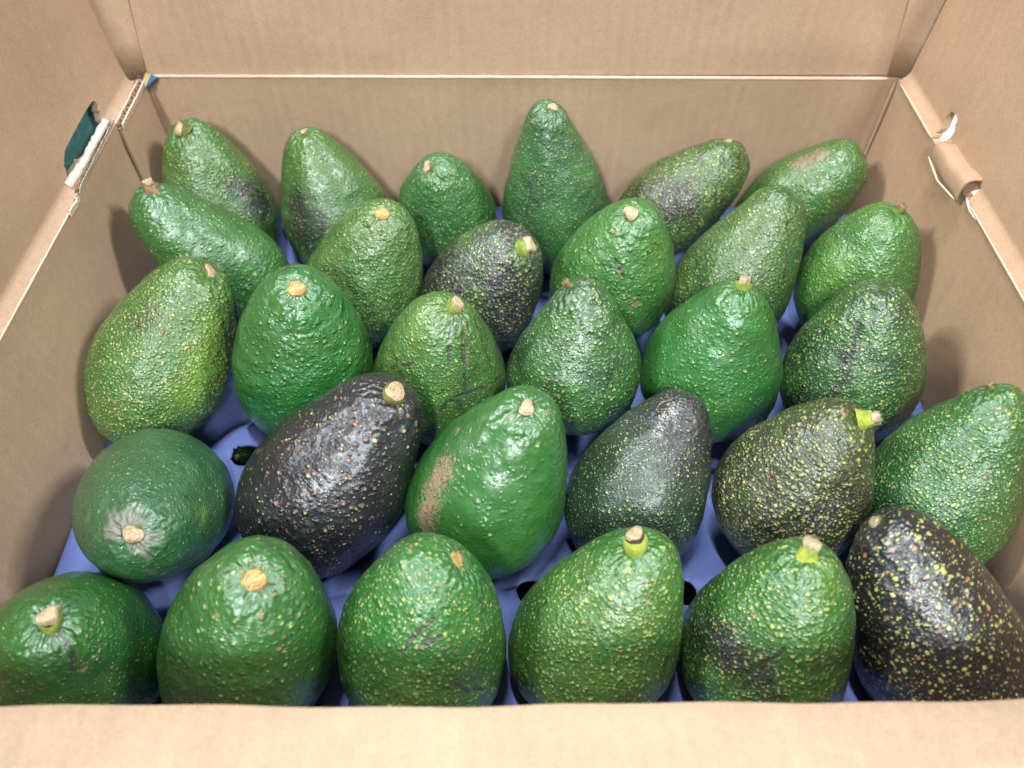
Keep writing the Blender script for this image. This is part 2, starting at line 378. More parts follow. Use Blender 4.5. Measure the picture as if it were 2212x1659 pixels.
def lathe(rows, seg=28, seed=0, irr=.06, cap=True):
    """rows of (radius, height); slightly irregular round section"""
    rg = random.Random(seed); ph0 = rg.random() * 6; V = []; F = []
    for (r, z) in rows:
        for j in range(seg):
            a = 2 * math.pi * j / seg
            k = 1 + irr * math.sin(2 * a + ph0) + irr * .7 * math.sin(3 * a + 2 * ph0) + irr * .5 * (rg.random() - .5)
            V.append((r * k * math.cos(a), r * k * math.sin(a), z + irr * .35 * r * math.sin(a * 2 + ph0 * 3) + irr * .5 * r * (rg.random() - .5)))
    for i in range(len(rows) - 1):
        for j in range(seg): F.append((i * seg + j, i * seg + (j + 1) % seg, (i + 1) * seg + (j + 1) % seg, (i + 1) * seg + j))
    if cap: V.append((0, 0, rows[-1][1] - .06 * rows[-1][0])); t = (len(rows) - 1) * seg; F += [(t + j, t + (j + 1) % seg, len(V) - 1) for j in range(seg)]
    return V, F
def fibres(V, F, r, z, n, seed, ln):
    rg = random.Random(seed)
    for _ in range(n):
        a = rg.random() * 6.28; rr = r * (.35 + .65 * rg.random()); x, y = rr * math.cos(a), rr * math.sin(a); wv = r * .07
        l = ln * (.4 + rg.random()); ox, oy = (rg.random() - .5) * ln * .9, (rg.random() - .5) * ln * .9
        b = len(V); V += [(x - wv, y, z - .1 * r), (x + wv, y, z - .1 * r), (x, y + wv * 1.5, z - .1 * r), (x + ox, y + oy, z + l)]
        F += [(b, b + 1, b + 3), (b + 1, b + 2, b + 3), (b + 2, b, b + 3)]
STEMS = {  # type: (collar rows, collar material, cut rows, cut material, fibres)   radii and heights in units of the stem radius
 'scar': ([(1.15, -.5), (1.12, .12), (1.02, .26), (.90, .22)], 'T', [(.94, -.1), (.92, .20), (.72, .12), (.50, .15), (.25, .10)], 'S', 0),
 'disc': ([(1.2, -.6), (1.16, .05), (1.08, .22), (.95, .28)], 'O', [(1.0, .0), (1.0, .30), (.92, .44), (.66, .42), (.55, .50), (.28, .40)], 'P', 5),
 'stub': ([(1.25, -.6), (1.2, .15), (1.05, .45), (.95, .6)], 'O', [(.95, .3), (.96, .95), (.90, 1.12), (.62, 1.05), (.48, 1.14), (.2, 1.04)], 'P', 8),
 'greenstub': ([(1.15, -.6), (1.22, .15), (1.18, .55), (1.0, .85)], 'G', [(.93, .6), (.90, 1.25), (.82, 1.5), (.55, 1.45), (.3, 1.5)], 'P', 10),
 'bulb': ([(1.0, -.5), (1.12, .1), (1.15, .65), (1.02, 1.1), (.86, 1.25)], 'L', [(.8, 1.0), (.80, 1.72), (.74, 2.02), (.5, 2.0), (.25, 2.06)], 'P', 12),
 'tall': ([(1.5, -.5), (1.2, .1), (1.0, .7), (.95, 1.3)], 'L', [(.88, 1.1), (.98, 1.7), (.92, 2.1), (.6, 2.1), (.3, 2.2)], 'P', 26),
 'twig': ([(1.15, -.5), (1.05, .2), (.92, .9), (.88, 1.6)], 'B', [(.84, 1.3), (.92, 1.75), (.80, 1.9), (.45, 1.85), (.2, 1.9)], 'P', 4),
 'dry': ([(1.1, -.5), (1.0, .3), (.85, 1.1)], 'O', [(.75, .8), (.95, 1.4), (.7, 1.7), (.3, 1.6)], 'B', 26),
 'big': ([(1.15, -.6), (1.22, .1), (1.18, .40), (1.0, .55)], 'O', [(1.02, .2), (1.02, .62), (.94, .74), (.68, .68), (.58, .76), (.32, .60), (.12, .66)], 'C', 6),
}
SM = {'T': M_scarrim, 'G': M_green, 'S': M_scar, 'O': M_olive, 'P': M_cutpale, 'B': M_brown, 'L': M_lime, 'C': M_cut}
def add_stem(root, B, typ, rpx, toward=None, seed=0):
    rows, cm, crow, tm, nf = STEMS[typ]
    wp = B['R'] @ B['sp'] + B['c']; r = rpx / FPX * np.linalg.norm(wp - CAMP)
    n = B['sn'].copy()
    if toward:                                  # lean in the picture (right, up)
        right = np.array([1, 0, 0]); up = np.array([0, math.sin(PITCH), math.cos(PITCH)])
        wv = B['R'] @ n + right * toward[0] + up * toward[1]; n = B['R'].T @ (wv / np.linalg.norm(wv))
    z = Vector(n).normalized(); q = z.to_track_quat('Z', 'Y')
    V, F = lathe([(a * r, b * r) for a, b in rows], seed=seed, cap=False, irr=.04 if typ == 'scar' else .10)
    st = link('stem', mesh_from('stem', V, F), SM[cm], root); st.location = Vector(B['sp'] - n * .0002); st.rotation_mode = 'QUATERNION'; st.rotation_quaternion = q
    V, F = lathe([(a * r, b * r) for a, b in crow], seed=seed + 7, irr=.04 if typ == 'scar' else .15)
    fibres(V, F, r * .85, crow[-2][1] * r, nf, seed, r * (.45 if typ in ('dry', 'tall') else .22))
    ct = link('stem_cut', mesh_from('stem_cut', V, F), SM[tm], st)
    if typ in ('bulb',):
        V, F = lathe([(.86 * r, 1.05 * r), (.88 * r, 1.25 * r), (.84 * r, 1.62 * r), (.78 * r, 1.7 * r)], seed=seed + 3, cap=False); link('stem_ring', mesh_from('stem_ring', V, F), M_dark, st)
    return st

G = (.031, .125, .020); GL = (.050, .165, .025); GB = (.026, .112, .027); OL = (.060, .130, .019); DG = (.010, .040, .016); DG2 = (.014, .052, .022)
FIT = {
 'A1': [-0.1735, 0.3628, 0.0233, 0.0317, 2.9806, 0.3593, -0.1898, 0.1482, 0.9706, 0.0902, 0.0832, 0.8371],
 'A2': [-0.1056, 0.3624, 0.0196, 0.0317, 2.96, 0.3486, -0.2338, 0.1771, 0.956, 0.0292, 0.0344, 0.9023],
 'A3': [-0.0393, 0.3626, 0.019, 0.0302, 2.8585, 0.3051, -0.0375, -0.2194, 0.9749, 0.0345, -0.0316, 0.9368],
 'A4': [0.0259, 0.3626, 0.0283, 0.032, 3.6143, 0.4365, -0.1136, 0.016, 0.9934, -0.0418, -0.0119, 0.8973],
 'A5': [0.096, 0.3664, 0.0236, 0.0266, 3.2537, 0.2399, 0.7319, -0.0369, 0.6805, -0.0728, 0.192, 0.7158],
 'A6': [0.1675, 0.3686, 0.0234, 0.0251, 3.2689, 0.1169, 0.7031, -0.0557, 0.7089, -0.1787, 0.0783, 0.7897],
 'B1': [-0.1574, 0.3078, 0.0287, 0.0267, 3.6503, 0.2531, -0.6567, -0.0872, 0.749, 0.3196, 0.2568, 0.7827],
 'B2': [-0.0816, 0.302, 0.0215, 0.0317, 2.9486, 0.2848, 0.3363, 0.0804, 0.9383, 0.0761, 0.079, 0.9088],
 'B3': [-0.0179, 0.3023, 0.0101, 0.0321, 2.8495, 0.1735, 0.4581, -0.0584, 0.887, -0.1164, 0.0214, 0.8501],
 'B4': [0.0535, 0.3049, 0.0213, 0.0335, 2.8486, 0.3043, 0.0459, -0.0361, 0.9983, 0.2049, -0.0359, 0.9526],
 'B5': [0.1234, 0.3057, 0.0159, 0.0318, 3.2677, 0.3525, 0.434, 0.2167, 0.8744, -0.1826, 0.093, 0.846],
 'B6': [0.1859, 0.2971, 0.0251, 0.0301, 2.9021, 0.2532, 0.1423, -0.0279, 0.9894, -0.1668, 0.0798, 0.9445],
 'C1': [-0.1718, 0.2377, 0.0272, 0.0322, 3.069, 0.2481, 0.4739, 0.6245, 0.6208, -0.0941, 0.1232, 0.8528],
 'C2': [-0.1034, 0.2405, 0.0253, 0.034, 2.9618, 0.2451, 0.1658, -0.005, 0.9861, -0.0038, 0.1603, 0.8986],
 'C3': [-0.0357, 0.2404, 0.0185, 0.033, 2.8633, 0.3137, 0.1379, -0.0454, 0.9894, -0.09, 0.0158, 0.9359],
 'C4': [0.0302, 0.2442, 0.0224, 0.0335, 2.6108, 0.4496, -0.0346, 0.3233, 0.9457, 0.1505, -0.2067, 0.9724],
 'C5': [0.1002, 0.2424, 0.0218, 0.0344, 2.7896, 0.3845, 0.0987, 0.0918, 0.9909, -0.0835, -0.0609, 0.9635],
 'C6': [0.1671, 0.2382, 0.0234, 0.0326, 2.8563, 0.2995, -0.057, 0.1988, 0.9784, 0.0664, -0.1055, 0.9583],
 'D1': [-0.1573, 0.1659, 0.0235, 0.0322, 2.8534, 0.2277, 0.1381, -0.651, 0.7464, 0.2907, -0.0468, 0.9245],
 'D2': [-0.0842, 0.176, 0.0214, 0.0347, 2.9379, 0.2806, 0.5385, 0.4955, 0.6815, 0.1259, -0.0723, 0.7395],
 'D3': [-0.0124, 0.1722, 0.021, 0.0348, 2.9185, 0.3464, 0.2506, 0.1927, 0.9487, 0.233, 0.0509, 0.8354],
 'D4': [0.0575, 0.176, 0.0134, 0.0314, 2.8986, 0.36, 0.3805, 0.5769, 0.7228, 0.012, -0.0106, 0.9319],
 'D5': [0.1226, 0.1709, 0.026, 0.0322, 2.7277, 0.3365, 0.2673, 0.2388, 0.9336, -0.0444, -0.0871, 0.8994],
 'D6': [0.1847, 0.1681, 0.0279, 0.0317, 3.103, 0.4257, 0.1501, 0.2634, 0.9529, 0.1243, 0.0441, 0.9427],
 'E1': [-0.1705, 0.0979, 0.0167, 0.0333, 2.625, 0.2646, 0.2066, -0.1366, 0.9688, 0.0271, 0.1473, 0.9232],
 'E2': [-0.1028, 0.1013, 0.0218, 0.0333, 2.9241, 0.2299, 0.2333, 0.0819, 0.9689, 0.0853, 0.2162, 0.8323],
 'E3': [-0.0325, 0.1051, 0.0179, 0.0338, 2.7876, 0.2572, 0.3452, 0.2774, 0.8966, -0.4103, -0.0335, 0.924],
 'E4': [0.0305, 0.1104, 0.016, 0.0331, 2.7838, 0.3151, 0.089, 0.4469, 0.8901, 0.4365, -0.2291, 0.9112],
 'E5': [0.0987, 0.1051, 0.0185, 0.032, 2.9043, 0.305, 0.0734, 0.3266, 0.9423, 0.1293, -0.0804, 0.8748],
 'E6': [0.1646, 0.1024, 0.0197, 0.0311, 3.2921, 0.2422, -0.5015, 0.6176, 0.6059, 0.2735, 0.0608, 0.8776],
}
# key: (label, skin args, stem (px,py)|None, stem type, stem radius px, lean, paint)
AVO = {
 'A1': ('green avocado in the back left corner, brown stub stem poking up at its left', dict(g1=G, g2=OL, ripe=.02, dens=.5, peb=1.2, dark=(.018, .030, .020)), (394, 281), 'stub', 13, (-1.1, .3), [('ripe', 560, 440, 60, .8), ('ripe', 500, 400, 50, .45)]),
 'A2': ('green avocado with dark creases leaning on the back wall, second from the left corner', dict(g1=OL, g2=G, ripe=.28, dens=.55, peb=.6, orange=.2, size=.18, dark=(.018, .030, .018)), (655, 280), 'disc', 8, None, [('ripe', 660, 500, 60, .6), ('scar', 680, 490, 40, .8), ('ripe', 640, 430, 40, .2)]),
 'A3': ('small green avocado by the back wall showing its pale stem disc to the left', dict(g1=G, g2=GB, dens=.45, peb=.9), (920, 361), 'disc', 12, (-.5, 0), []),
 'A4': ('tall pear shaped avocado standing upright against the back wall', dict(g1=G, g2=DG2, ripe=-.05, dens=.45, peb=.8, size=.16), (1197, 229), 'disc', 10, None, []),
 'A5': ('olive and black mottled avocado lying by the back wall, right of the tall one', dict(g1=OL, g2=(.03, .10, .015), ripe=.42, dens=.75, size=.24, peb=1.1, dark=(.020, .026, .018)), (1575, 303), 'disc', 9, None, [('ripe', 1470, 430, 50, .5), ('ripe', 1400, 420, 50, .2)]),
 'A6': ('green avocado with a brown russet patch in the back right corner', dict(g1=G, g2=OL, ripe=-.2, dens=.45, peb=.9), None, None, 0, None, [('rus', 1725, 352, 26, .6, 1775, 330)]),
 'B1': ('long green avocado lying along the left wall with an upright brown twig stem', dict(g1=GB, g2=G, ripe=-.05, dens=.45, peb=.8, size=.17, scale=380), (328, 407), 'twig', 12, (-.45, .4), [('ripe', 330, 530, 40, .2)]),
 'B2': ('bumpy yellow green avocado with a flush yellow stem scar, second from left in second row', dict(g1=G, g2=OL, ripe=-.1, dens=.55, peb=1.9, rough=.34), (826, 458), 'scar', 15, None, [('yel', 700, 560, 50, .35)]),
 'B3': ('dark speckled avocado with a bright green stem stub in the middle of the second row', dict(g1=OL, g2=DG2, ripe=.55, dens=.75, size=.22, peb=1.3, orange=.05, scale=500), (1132, 534), 'greenstub', 17, (.9, .2), [('ripe', 1130, 650, 70, .2), ('ripe', 1020, 500, 40, -.4)]),
 'B4': ('bright green avocado with a pale stem disc and a scuffed lower flank', dict(g1=G, g2=GL, ripe=-.2, dens=.40, peb=1.2, size=.17, scale=370), (1363, 459), 'disc', 16, None, [('rus', 1370, 655, 16, .6), ('yel', 1430, 540, 35, .3)]),
 'B5': ('long dull green avocado tilted right in the second row, no stem showing', dict(g1=(.02, .09, .03), g2=OL, ripe=.02, dens=.7, peb=1.0, orange=.2, size=.23), None, None, 0, None, [('ripe', 1520, 580, 60, .2)]),
 'B6': ('green avocado with a withered shaggy stem beside the right wall', dict(g1=G, g2=GL, ripe=-.15, dens=.55, peb=1.0), (1942, 452), 'dry', 9, (.9, .35), [('yel', 1800, 590, 50, .5)]),
 'C1': ('large yellow green freckled avocado against the left wall, dark on both flanks', dict(g1=G, g2=OL, ripe=.0, dens=.78, size=.25, peb=1.0, orange=.18, dark=(.022, .038, .014)), (457, 584), 'disc', 14, (.5, .1), [('yel', 440, 760, 40, .9, 400, 850), ('yel', 460, 700, 35, .7), ('ripe', 310, 690, 60, .5), ('ripe', 500, 700, 24, .8, 490, 820), ('ripe', 215, 770, 70, .5), ('ripe', 440, 920, 50, .6), ('rus', 401, 806, 5, .9)]),
 'C2': ('smooth deep green avocado with a round yellow stem scar facing the viewer', dict(g1=(.012, .125, .022), g2=G, ripe=-.3, dens=.35, peb=1.8, size=.13, rough=.3, scale=300, fine2=.5), (640, 621), 'scar', 18, None, [('ripe', 620, 585, 14, .8), ('scar', 620, 585, 18, .5)]),
 'C3': ('squat green avocado with dark scratched veins and a green stem knob', dict(g1=G, g2=OL, ripe=-.05, dens=.45, peb=.5), (983, 662), 'greenstub', 15, (.2, .3), [('scar', 1012, 740, 34, 1, 1000, 870), ('scar', 870, 790, 26, 1, 1070, 850), ('rus', 1003, 700, 5, .7, 1008, 790), ('ripe', 1060, 780, 40, .3), ('ripe', 830, 800, 30, .25), ('yel', 900, 700, 35, .5)]),
 'C4': ('finely freckled green avocado with a dried stem tip at its upper left, in mid box', dict(g1=G, g2=DG2, ripe=-.12, dens=.75, size=.20, peb=1.0, scale=470), (1228, 613), 'dry', 10, (-.5, .3), []),
 'C5': ('bright green avocado with a lime green stem end, second from right in third row', dict(g1=(.018, .14, .022), g2=G, ripe=-.3, dens=.55, peb=.6, size=.15, scale=400), (1606, 614), 'greenstub', 14, (.1, .8), []),
 'C6': ('green avocado with dull grey streaks by the right wall, no stem showing', dict(g1=G, g2=DG2, ripe=-.02, dens=.65, peb=.8, size=.24), None, None, 0, None, [('ripe', 1830, 760, 24, .6, 1800, 870), ('ripe', 1720, 720, 34, .6), ('ripe', 1960, 880, 45, .7)]),
 'D1': ('rounded dull green avocado with a grey star shaped scuff round its stem', dict(g1=(.02, .085, .028), g2=(.03, .11, .035), ripe=-.2, dens=.30, peb=.6, rough=.42, size=.15, fine2=.6), (286, 1153), 'disc', 18, None, [('star', 286, 1153, 70, .95), ('grey', 190, 1120, 22, .5), ('yel', 440, 1110, 22, .6), ('grey', 320, 1230, 20, .5, 350, 1240)]),
 'D2': ('purple black avocado with orange flecks and a thick corky stem end', dict(g1=(.018, .016, .022), g2=(.025, .020, .030), ripe=1.0, dens=.60, size=.17, peb=1.1, orange=.6, rough=.36, scale=310, fine2=.7, yel=(.5, .34, .10), coat=.55, dark=(.012, .011, .015)), (852, 850), 'big', 23, None, [('ripe', 840, 900, 30, -.3)]),
 'D3': ('smooth green avocado with a rough brown scab on its left side', dict(g1=(.022, .105, .018), g2=(.028, .120, .02), ripe=-.35, dens=.10, size=.13, peb=.25, scale=260, fine2=.2, orange=.4, rough=.33), (1138, 879), 'disc', 18, None, [('rus', 955, 1010, 44, .66, 918, 1120), ('rus', 985, 930, 16, .55), ('rus', 1100, 905, 15, .45), ('rus', 1185, 890, 11, .4), ('scar', 1170, 957, 6, .9)]),
 'D4': ('dark green finely freckled avocado with a shiny black tip', dict(g1=(.013, .036, .018), g2=(.018, .048, .020), dark=(.017, .020, .022), ripe=.34, dens=.70, size=.18, peb=.7, scale=520, orange=.05), None, None, 0, None, [('ripe', 1470, 860, 110, .7), ('ripe', 1500, 980, 90, .4)]),
 'D5': ('black and olive mottled avocado with a yellow green stem sticking out to the right', dict(g1=(.040, .060, .018), g2=(.050, .085, .018), ripe=.52, dens=.80, size=.26, peb=1.2, scale=480, orange=.10, coat=.6, yel=(.44, .46, .12), dark=(.026, .020, .020)), (1868, 907), 'tall', 16, (1.3, .0), [('ripe', 1840, 920, 40, -.5), ('ripe', 1700, 1120, 90, .15), ('rus', 1790, 935, 14, .45)]),
 'D6': ('green avocado with yellow freckles in the right corner of the fourth row', dict(g1=G, g2=(.016, .10, .026), ripe=-.25, dens=.68, size=.25, peb=.9, orange=.15), (2140, 832), 'dry', 7, (-.2, .1), [('ripe', 2190, 1050, 40, .3)]),
 'E1': ('green avocado cut off by the lower left corner with a green stem knob', dict(g1=(.010, .085, .016), g2=G, ripe=-.2, dens=.35, size=.15, peb=.5, rough=.33, fine2=.6), (107, 1340), 'greenstub', 18, (-.1, .35), [('rus', 180, 1450, 11, .8), ('ripe', 60, 1490, 60, .2), ('scar', 150, 1400, 6, .7, 165, 1430)]),
 'E2': ('green avocado with reddish dots and a round orange stem scar in the front row', dict(g1=G, g2=(.02, .10, .018), ripe=-.25, dens=.38, size=.18, peb=.6, orange=.5, scale=360), (549, 1252), 'scar', 23, None, []),
 'E3': ('green avocado with a pale slanted stem scar and small bruises in the front row', dict(g1=(.015, .12, .016), g2=G, ripe=-.2, dens=.6, size=.22, peb=.8, orange=.15, scale=460), (997, 1208), 'scar', 22, (.15, -.1), [('scar', 920, 1370, 22, .8), ('scar', 1000, 1490, 50, .6), ('ripe', 1010, 1500, 50, .3), ('yel', 870, 1500, 40, .3)]),
 'E4': ('glossy green avocado with a lime bulb stem banded dark brown', dict(g1=(.022, .12, .016), g2=OL, ripe=-.15, dens=.65, size=.23, peb=.7, scale=470), (1373, 1180), 'bulb', 22, (.0, .5), [('ripe', 1350, 1480, 80, .15), ('grey', 1310, 1360, 40, .35)]),
 'E5': ('green avocado blackening at the lower left, with a tall frayed stem', dict(g1=(.03, .12, .016), g2=G, ripe=.0, dens=.8, size=.23, peb=1.1, scale=480), (1748, 1192), 'tall', 17, (.15, .55), [('ripe', 1540, 1400, 130, .62), ('ripe', 1640, 1480, 90, .35), ('yel', 1790, 1260, 40, .4)]),
 'E6': ('black avocado with yellow specks in the lower right corner', dict(g1=(.014, .016, .016), g2=(.020, .024, .020), ripe=1.0, dens=.62, size=.26, peb=.6, orange=.15, scale=410, yel=(.5, .42, .12), coat=.7, dark=(.011, .012, .014), rough=.34), (1887, 1124), 'disc', 14, (-1.0, .3), []),
}
FIT['F1'] = [-.1480, .2010, -.064, .0300, 2.9, .3, -.1, -.3, .95, 0, 0, .93]
AVO['F1'] = ('avocado of the lower layer glimpsed through the tray hole beside the black one', dict(g1=G, g2=DG2, dens=.4), (506, 984), 'disc', 10, None, [])
TZ = .002                                        # level of the tray between its cups
HOLES = [on_plane(*q, (0, 0, TZ), (0, 0, 1))[:2] for q in ((529, 982), (1145, 1272), (1478, 1274), (1690, 1262 + 300), (760, 1000))][:3]
HOLER = [.0068, .0058, .0062]
FIT['F1'][0:2] = [float(HOLES[0][0]) - .010, float(HOLES[0][1]) + .017]
LOWER = []
for i, (key, (label, sk, stp, typ, rpx, lean, paint)) in enumerate(AVO.items()):
    B = body(FIT[key], 11 + i * 7, stp, 1.1 if sk.get('peb', 1) > 1.5 else 1.0)
    marks(B, paint, key)
    if key != 'F1': LOWER.append(B['W'])
    root = empty('avocado')
    root.matrix_world = Matrix.Translation(Vector(B['c'])) @ Matrix(B['R'].tolist()).to_4x4()
    tag(root, label, 'avocado', 'avocados packed in the cardboard box')
    m = skin_mat('avocado_skin', i * 1.7 + .3, **sk)
    link('skin', B['me'], m, root)
    if typ: add_stem(root, B, typ, rpx, lean, seed=i)

# ------------------------------------------------------------------ sheets with holes
def sheet(fn, u0, u1, v0, v1, step, holes=(), thick=.0, tn=None, seed=0):
    """regular grid mapped by fn(u,v)->xyz (inner face), with polygon holes and a thickness away from the inner face"""
    nu = max(2, int(round((u1 - u0) / step))); nv = max(2, int(round((v1 - v0) / step)))
    U, Vv = np.meshgrid(np.linspace(u0, u1, nu + 1), np.linspace(v0, v1, nv + 1), indexing='ij')
    P = np.stack([U.ravel(), Vv.ravel()], 1)
    idx = np.arange((nu + 1) * (nv + 1)).reshape(nu + 1, nv + 1)
    F = np.stack([idx[:-1, :-1], idx[1:, :-1], idx[1:, 1:], idx[:-1, 1:]], -1).reshape(-1, 4)
    def inside(pt, poly):
        x, y = pt[:, 0], pt[:, 1]; c = np.zeros(len(pt), bool); n = len(poly)
        for a in range(n):
            xa, ya = poly[a]; xb, yb = poly[(a + 1) % n]
            if ya == yb: continue
            k = ((ya > y) != (yb > y)) & (x < (xb - xa) * (y - ya) / (yb - ya) + xa); c ^= k
        return c
    du, dv = (u1 - u0) / nu, (v1 - v0) / nv
    for poly in holes:
        poly = np.array(poly); n = len(poly); best = np.full(len(P), 9.); bp = P.copy()
        for a in range(n):
            A, Bq = poly[a], poly[(a + 1) % n]; d = Bq - A; t = np.clip(((P - A) @ d) / (d @ d), 0, 1); q = A + t[:, None] * d
            e = np.linalg.norm(P - q, axis=1); k = e < best; best[k] = e[k]; bp[k] = q[k]
        border = (P[:, 0] <= u0 + 1e-9) | (P[:, 0] >= u1 - 1e-9) | (P[:, 1] <= v0 + 1e-9) | (P[:, 1] >= v1 - 1e-9)
        k = (best < .55 * max(du, dv)) & ~border; P[k] = bp[k]
        cen = P[F].mean(1); F = F[~inside(cen, poly)]
    W = fn(P[:, 0], P[:, 1])
    Q = W[F]; fn_ = np.cross(Q[:, 2] - Q[:, 0], Q[:, 3] - Q[:, 1]); N = np.zeros_like(W)
    for c in range(4): np.add.at(N, F[:, c], fn_)
    N /= np.maximum(np.linalg.norm(N, axis=1, keepdims=True), 1e-15)
    if tn is not None: N[:] = tn
    n = len(W); W2 = np.vstack([W, W - N * thick])
    ed = {}
    for f in F:
        for a in range(4):
            e = (int(f[a]), int(f[(a + 1) % 4])); k = (min(e), max(e)); ed.setdefault(k, []).append(e)
    side = [(e[0][1], e[0][0], e[0][0] + n, e[0][1] + n) for e in ed.values() if len(e) == 1]
    FF = np.vstack([F, F[:, ::-1] + n, np.array(side)])
    used = np.unique(FF); mp = np.zeros(len(W2), int); mp[used] = np.arange(len(used))
    return W2[used], mp[FF]
def sheet_obj(name, m, parent, *a, sharp=True, **k):
    V, F = sheet(*a, **k); me = mesh_from(name, V, F)
    if sharp: me.set_sharp_from_angle(angle=math.radians(40)) if hasattr(me, 'set_sharp_from_angle') else None
    return link(name, me, m, parent)

# ------------------------------------------------------------------ the tray
def tray():
    st = .0016; x0, x1, y0, y1 = -.2030, .2120, .0665, .3925
    nx, ny = int((x1 - x0) / st) + 2, int((y1 - y0) / st) + 2
    low = np.full((nx, ny), .2)
    for Wv in LOWER:
        k = Wv[:, 2] < .03; q = Wv[k]; ix = np.clip(((q[:, 0] - x0) / st).round().astype(int), 0, nx - 1); iy = np.clip(((q[:, 1] - y0) / st).round().astype(int), 0, ny - 1)
        np.minimum.at(low, (ix, iy), q[:, 2])
    def blur(a, n=1):
        for _ in range(n):
            p = np.pad(a, 1, mode='edge'); a = (p[1:-1, 1:-1] * 2 + p[:-2, 1:-1] + p[2:, 1:-1] + p[1:-1, :-2] + p[1:-1, 2:]) / 6
        return a
    def mn(a):
        p = np.pad(a, 1, mode='edge'); return np.minimum.reduce([p[1:-1, 1:-1], p[:-2, 1:-1], p[2:, 1:-1], p[1:-1, :-2], p[1:-1, 2:]])
    X, Y = np.meshgrid(x0 + np.arange(nx) * st, y0 + np.arange(ny) * st, indexing='ij')
    pts = np.stack([X.ravel(), Y.ravel(), 0 * X.ravel()], 1)
    edge = np.minimum.reduce([X - x0, x1 - X, Y - y0, y1 - Y])
    hd = np.minimum.reduce([np.hypot(X - h[0], Y - h[1]) for h in HOLES])
    ridge = TZ - (.008 + .014 * sstep(.17, .23, Y)) * sstep(0, .05, edge) * sstep(.014, .040, hd) + .0035 * vnoise(pts, 22, 5).reshape(nx, ny) + .0010 * vnoise(pts, 70, 6).reshape(nx, ny)
    lim = mn(low) - .0012
    z = np.minimum(ridge, lim)
    for _ in range(10): z = np.minimum(blur(z, 2), lim)
    hp = [[(h[0] + r * math.cos(t) * (1 + .05 * math.sin(3 * t)), h[1] + r * math.sin(t) * (1 + .05 * math.cos(2 * t))) for t in np.linspace(0, 2 * math.pi, 28, endpoint=False)] for h, r in zip(HOLES, HOLER)]
    def fn(u, v):
        fx = np.clip((u - x0) / st, 0, nx - 1.001); fy = np.clip((v - y0) / st, 0, ny - 1.001); i = fx.astype(int); j = fy.astype(int); a = fx - i; b = fy - j
        zz = z[i, j] * (1 - a) * (1 - b) + z[i + 1, j] * a * (1 - b) + z[i, j + 1] * (1 - a) * b + z[i + 1, j + 1] * a * b
        return np.stack([u, v, zz], 1)
    V, F = sheet(fn, x0, x1, y0, y1, .0018, holes=hp, thick=.0018, tn=np.array([0, 0, 1.]))
    o = link('moulded_tray', mesh_from('moulded_tray', V, F), M_tray)
    tag(o, 'blue moulded pulp tray with round holes cradling the avocados', 'tray')
tray()

# ------------------------------------------------------------------ the box
XL, XR, YB, YF, RZ, BZ, T = -.2045, .2134, .394, .063, .09, -.10, .004
box = empty('cardboard_box', (0, .23, BZ - .004)); tag(box, 'open brown cardboard produce box holding the avocados in rows', 'box')
boxinv = box.matrix_basis.inverted()
def bx(name, m, *a, **k):
    o = sheet_obj(name, m, box, *a, **k); o.location = -box.location; return o
def bm_(name, m, V, F, smooth=False, parent=None):
    o = link(name, mesh_from(name, V, F, smooth), m, parent or box)
    if parent is None: o.location = -box.location
    return o
def wav(P, amp, sc=9, seed=1):
    return amp * vnoise(P, sc, seed) + amp * .25 * vnoise(P, sc * 4, seed + 1)
def rim_y(x): return YF + np.where(x > 0, .0125 * np.clip(x, 0, 1), 0) - .002 * np.clip(-x - .1, 0, 1) + .0004 * np.sin(x * 43) + .0002 * np.sin(x * 131)
ta = lambda d: math.tan(math.radians(d))

# walls (inner faces)
bx('back_wall', M_wall, lambda u, v: np.stack([u, YB + wav(np.stack([u, v, 0 * u], 1), .0009) * sstep(0, .03, RZ - v), v], 1), XL - .003, XR + .003, BZ, RZ, .004, thick=T, tn=np.array([0, -1., 0]))
bx('side_wall', M_side, lambda u, v: np.stack([XL + wav(np.stack([0 * u + 3, u, v], 1), .0010) * sstep(0, .02, RZ - v), u, v], 1), YF - .004, YB - .0008, BZ, RZ, .004, thick=T, tn=np.array([1., 0, 0]))
bx('side_wall', M_right_bounce, lambda u, v: np.stack([XR + wav(np.stack([0 * u + 7, u, v], 1), .0010) * sstep(0, .02, RZ - v), u, v], 1), YF - .004, YB - .0012, BZ, RZ, .004, thick=T, tn=np.array([-1., 0, 0]))
bx('front_wall', M_wall, lambda u, v: np.stack([u, rim_y(u), v], 1), XL + .001, XR - .001, BZ, RZ - .0015, .004, thick=T, tn=np.array([0, 1., 0]))
bx('box_bottom', M_wall, lambda u, v: np.stack([u, v, 0 * u + BZ - .0005], 1), XL, XR, YF, YB, .02, thick=.0035, tn=np.array([0, 0, 1.]))

# back flap: stands up from the score, leaning out a little
FL = .105
bx('back_flap', M_flap, lambda u, v: np.stack([u, YB + .0016 + (v - RZ) * ta(4) + wav(np.stack([u, v, 0 * u + 2], 1), .0012, 8, 9) * sstep(0, .02, v - RZ), v], 1), XL + .001, XR - .0045, RZ + .0012, RZ + FL, .004, thick=T, tn=np.array([0, -1., 0]))
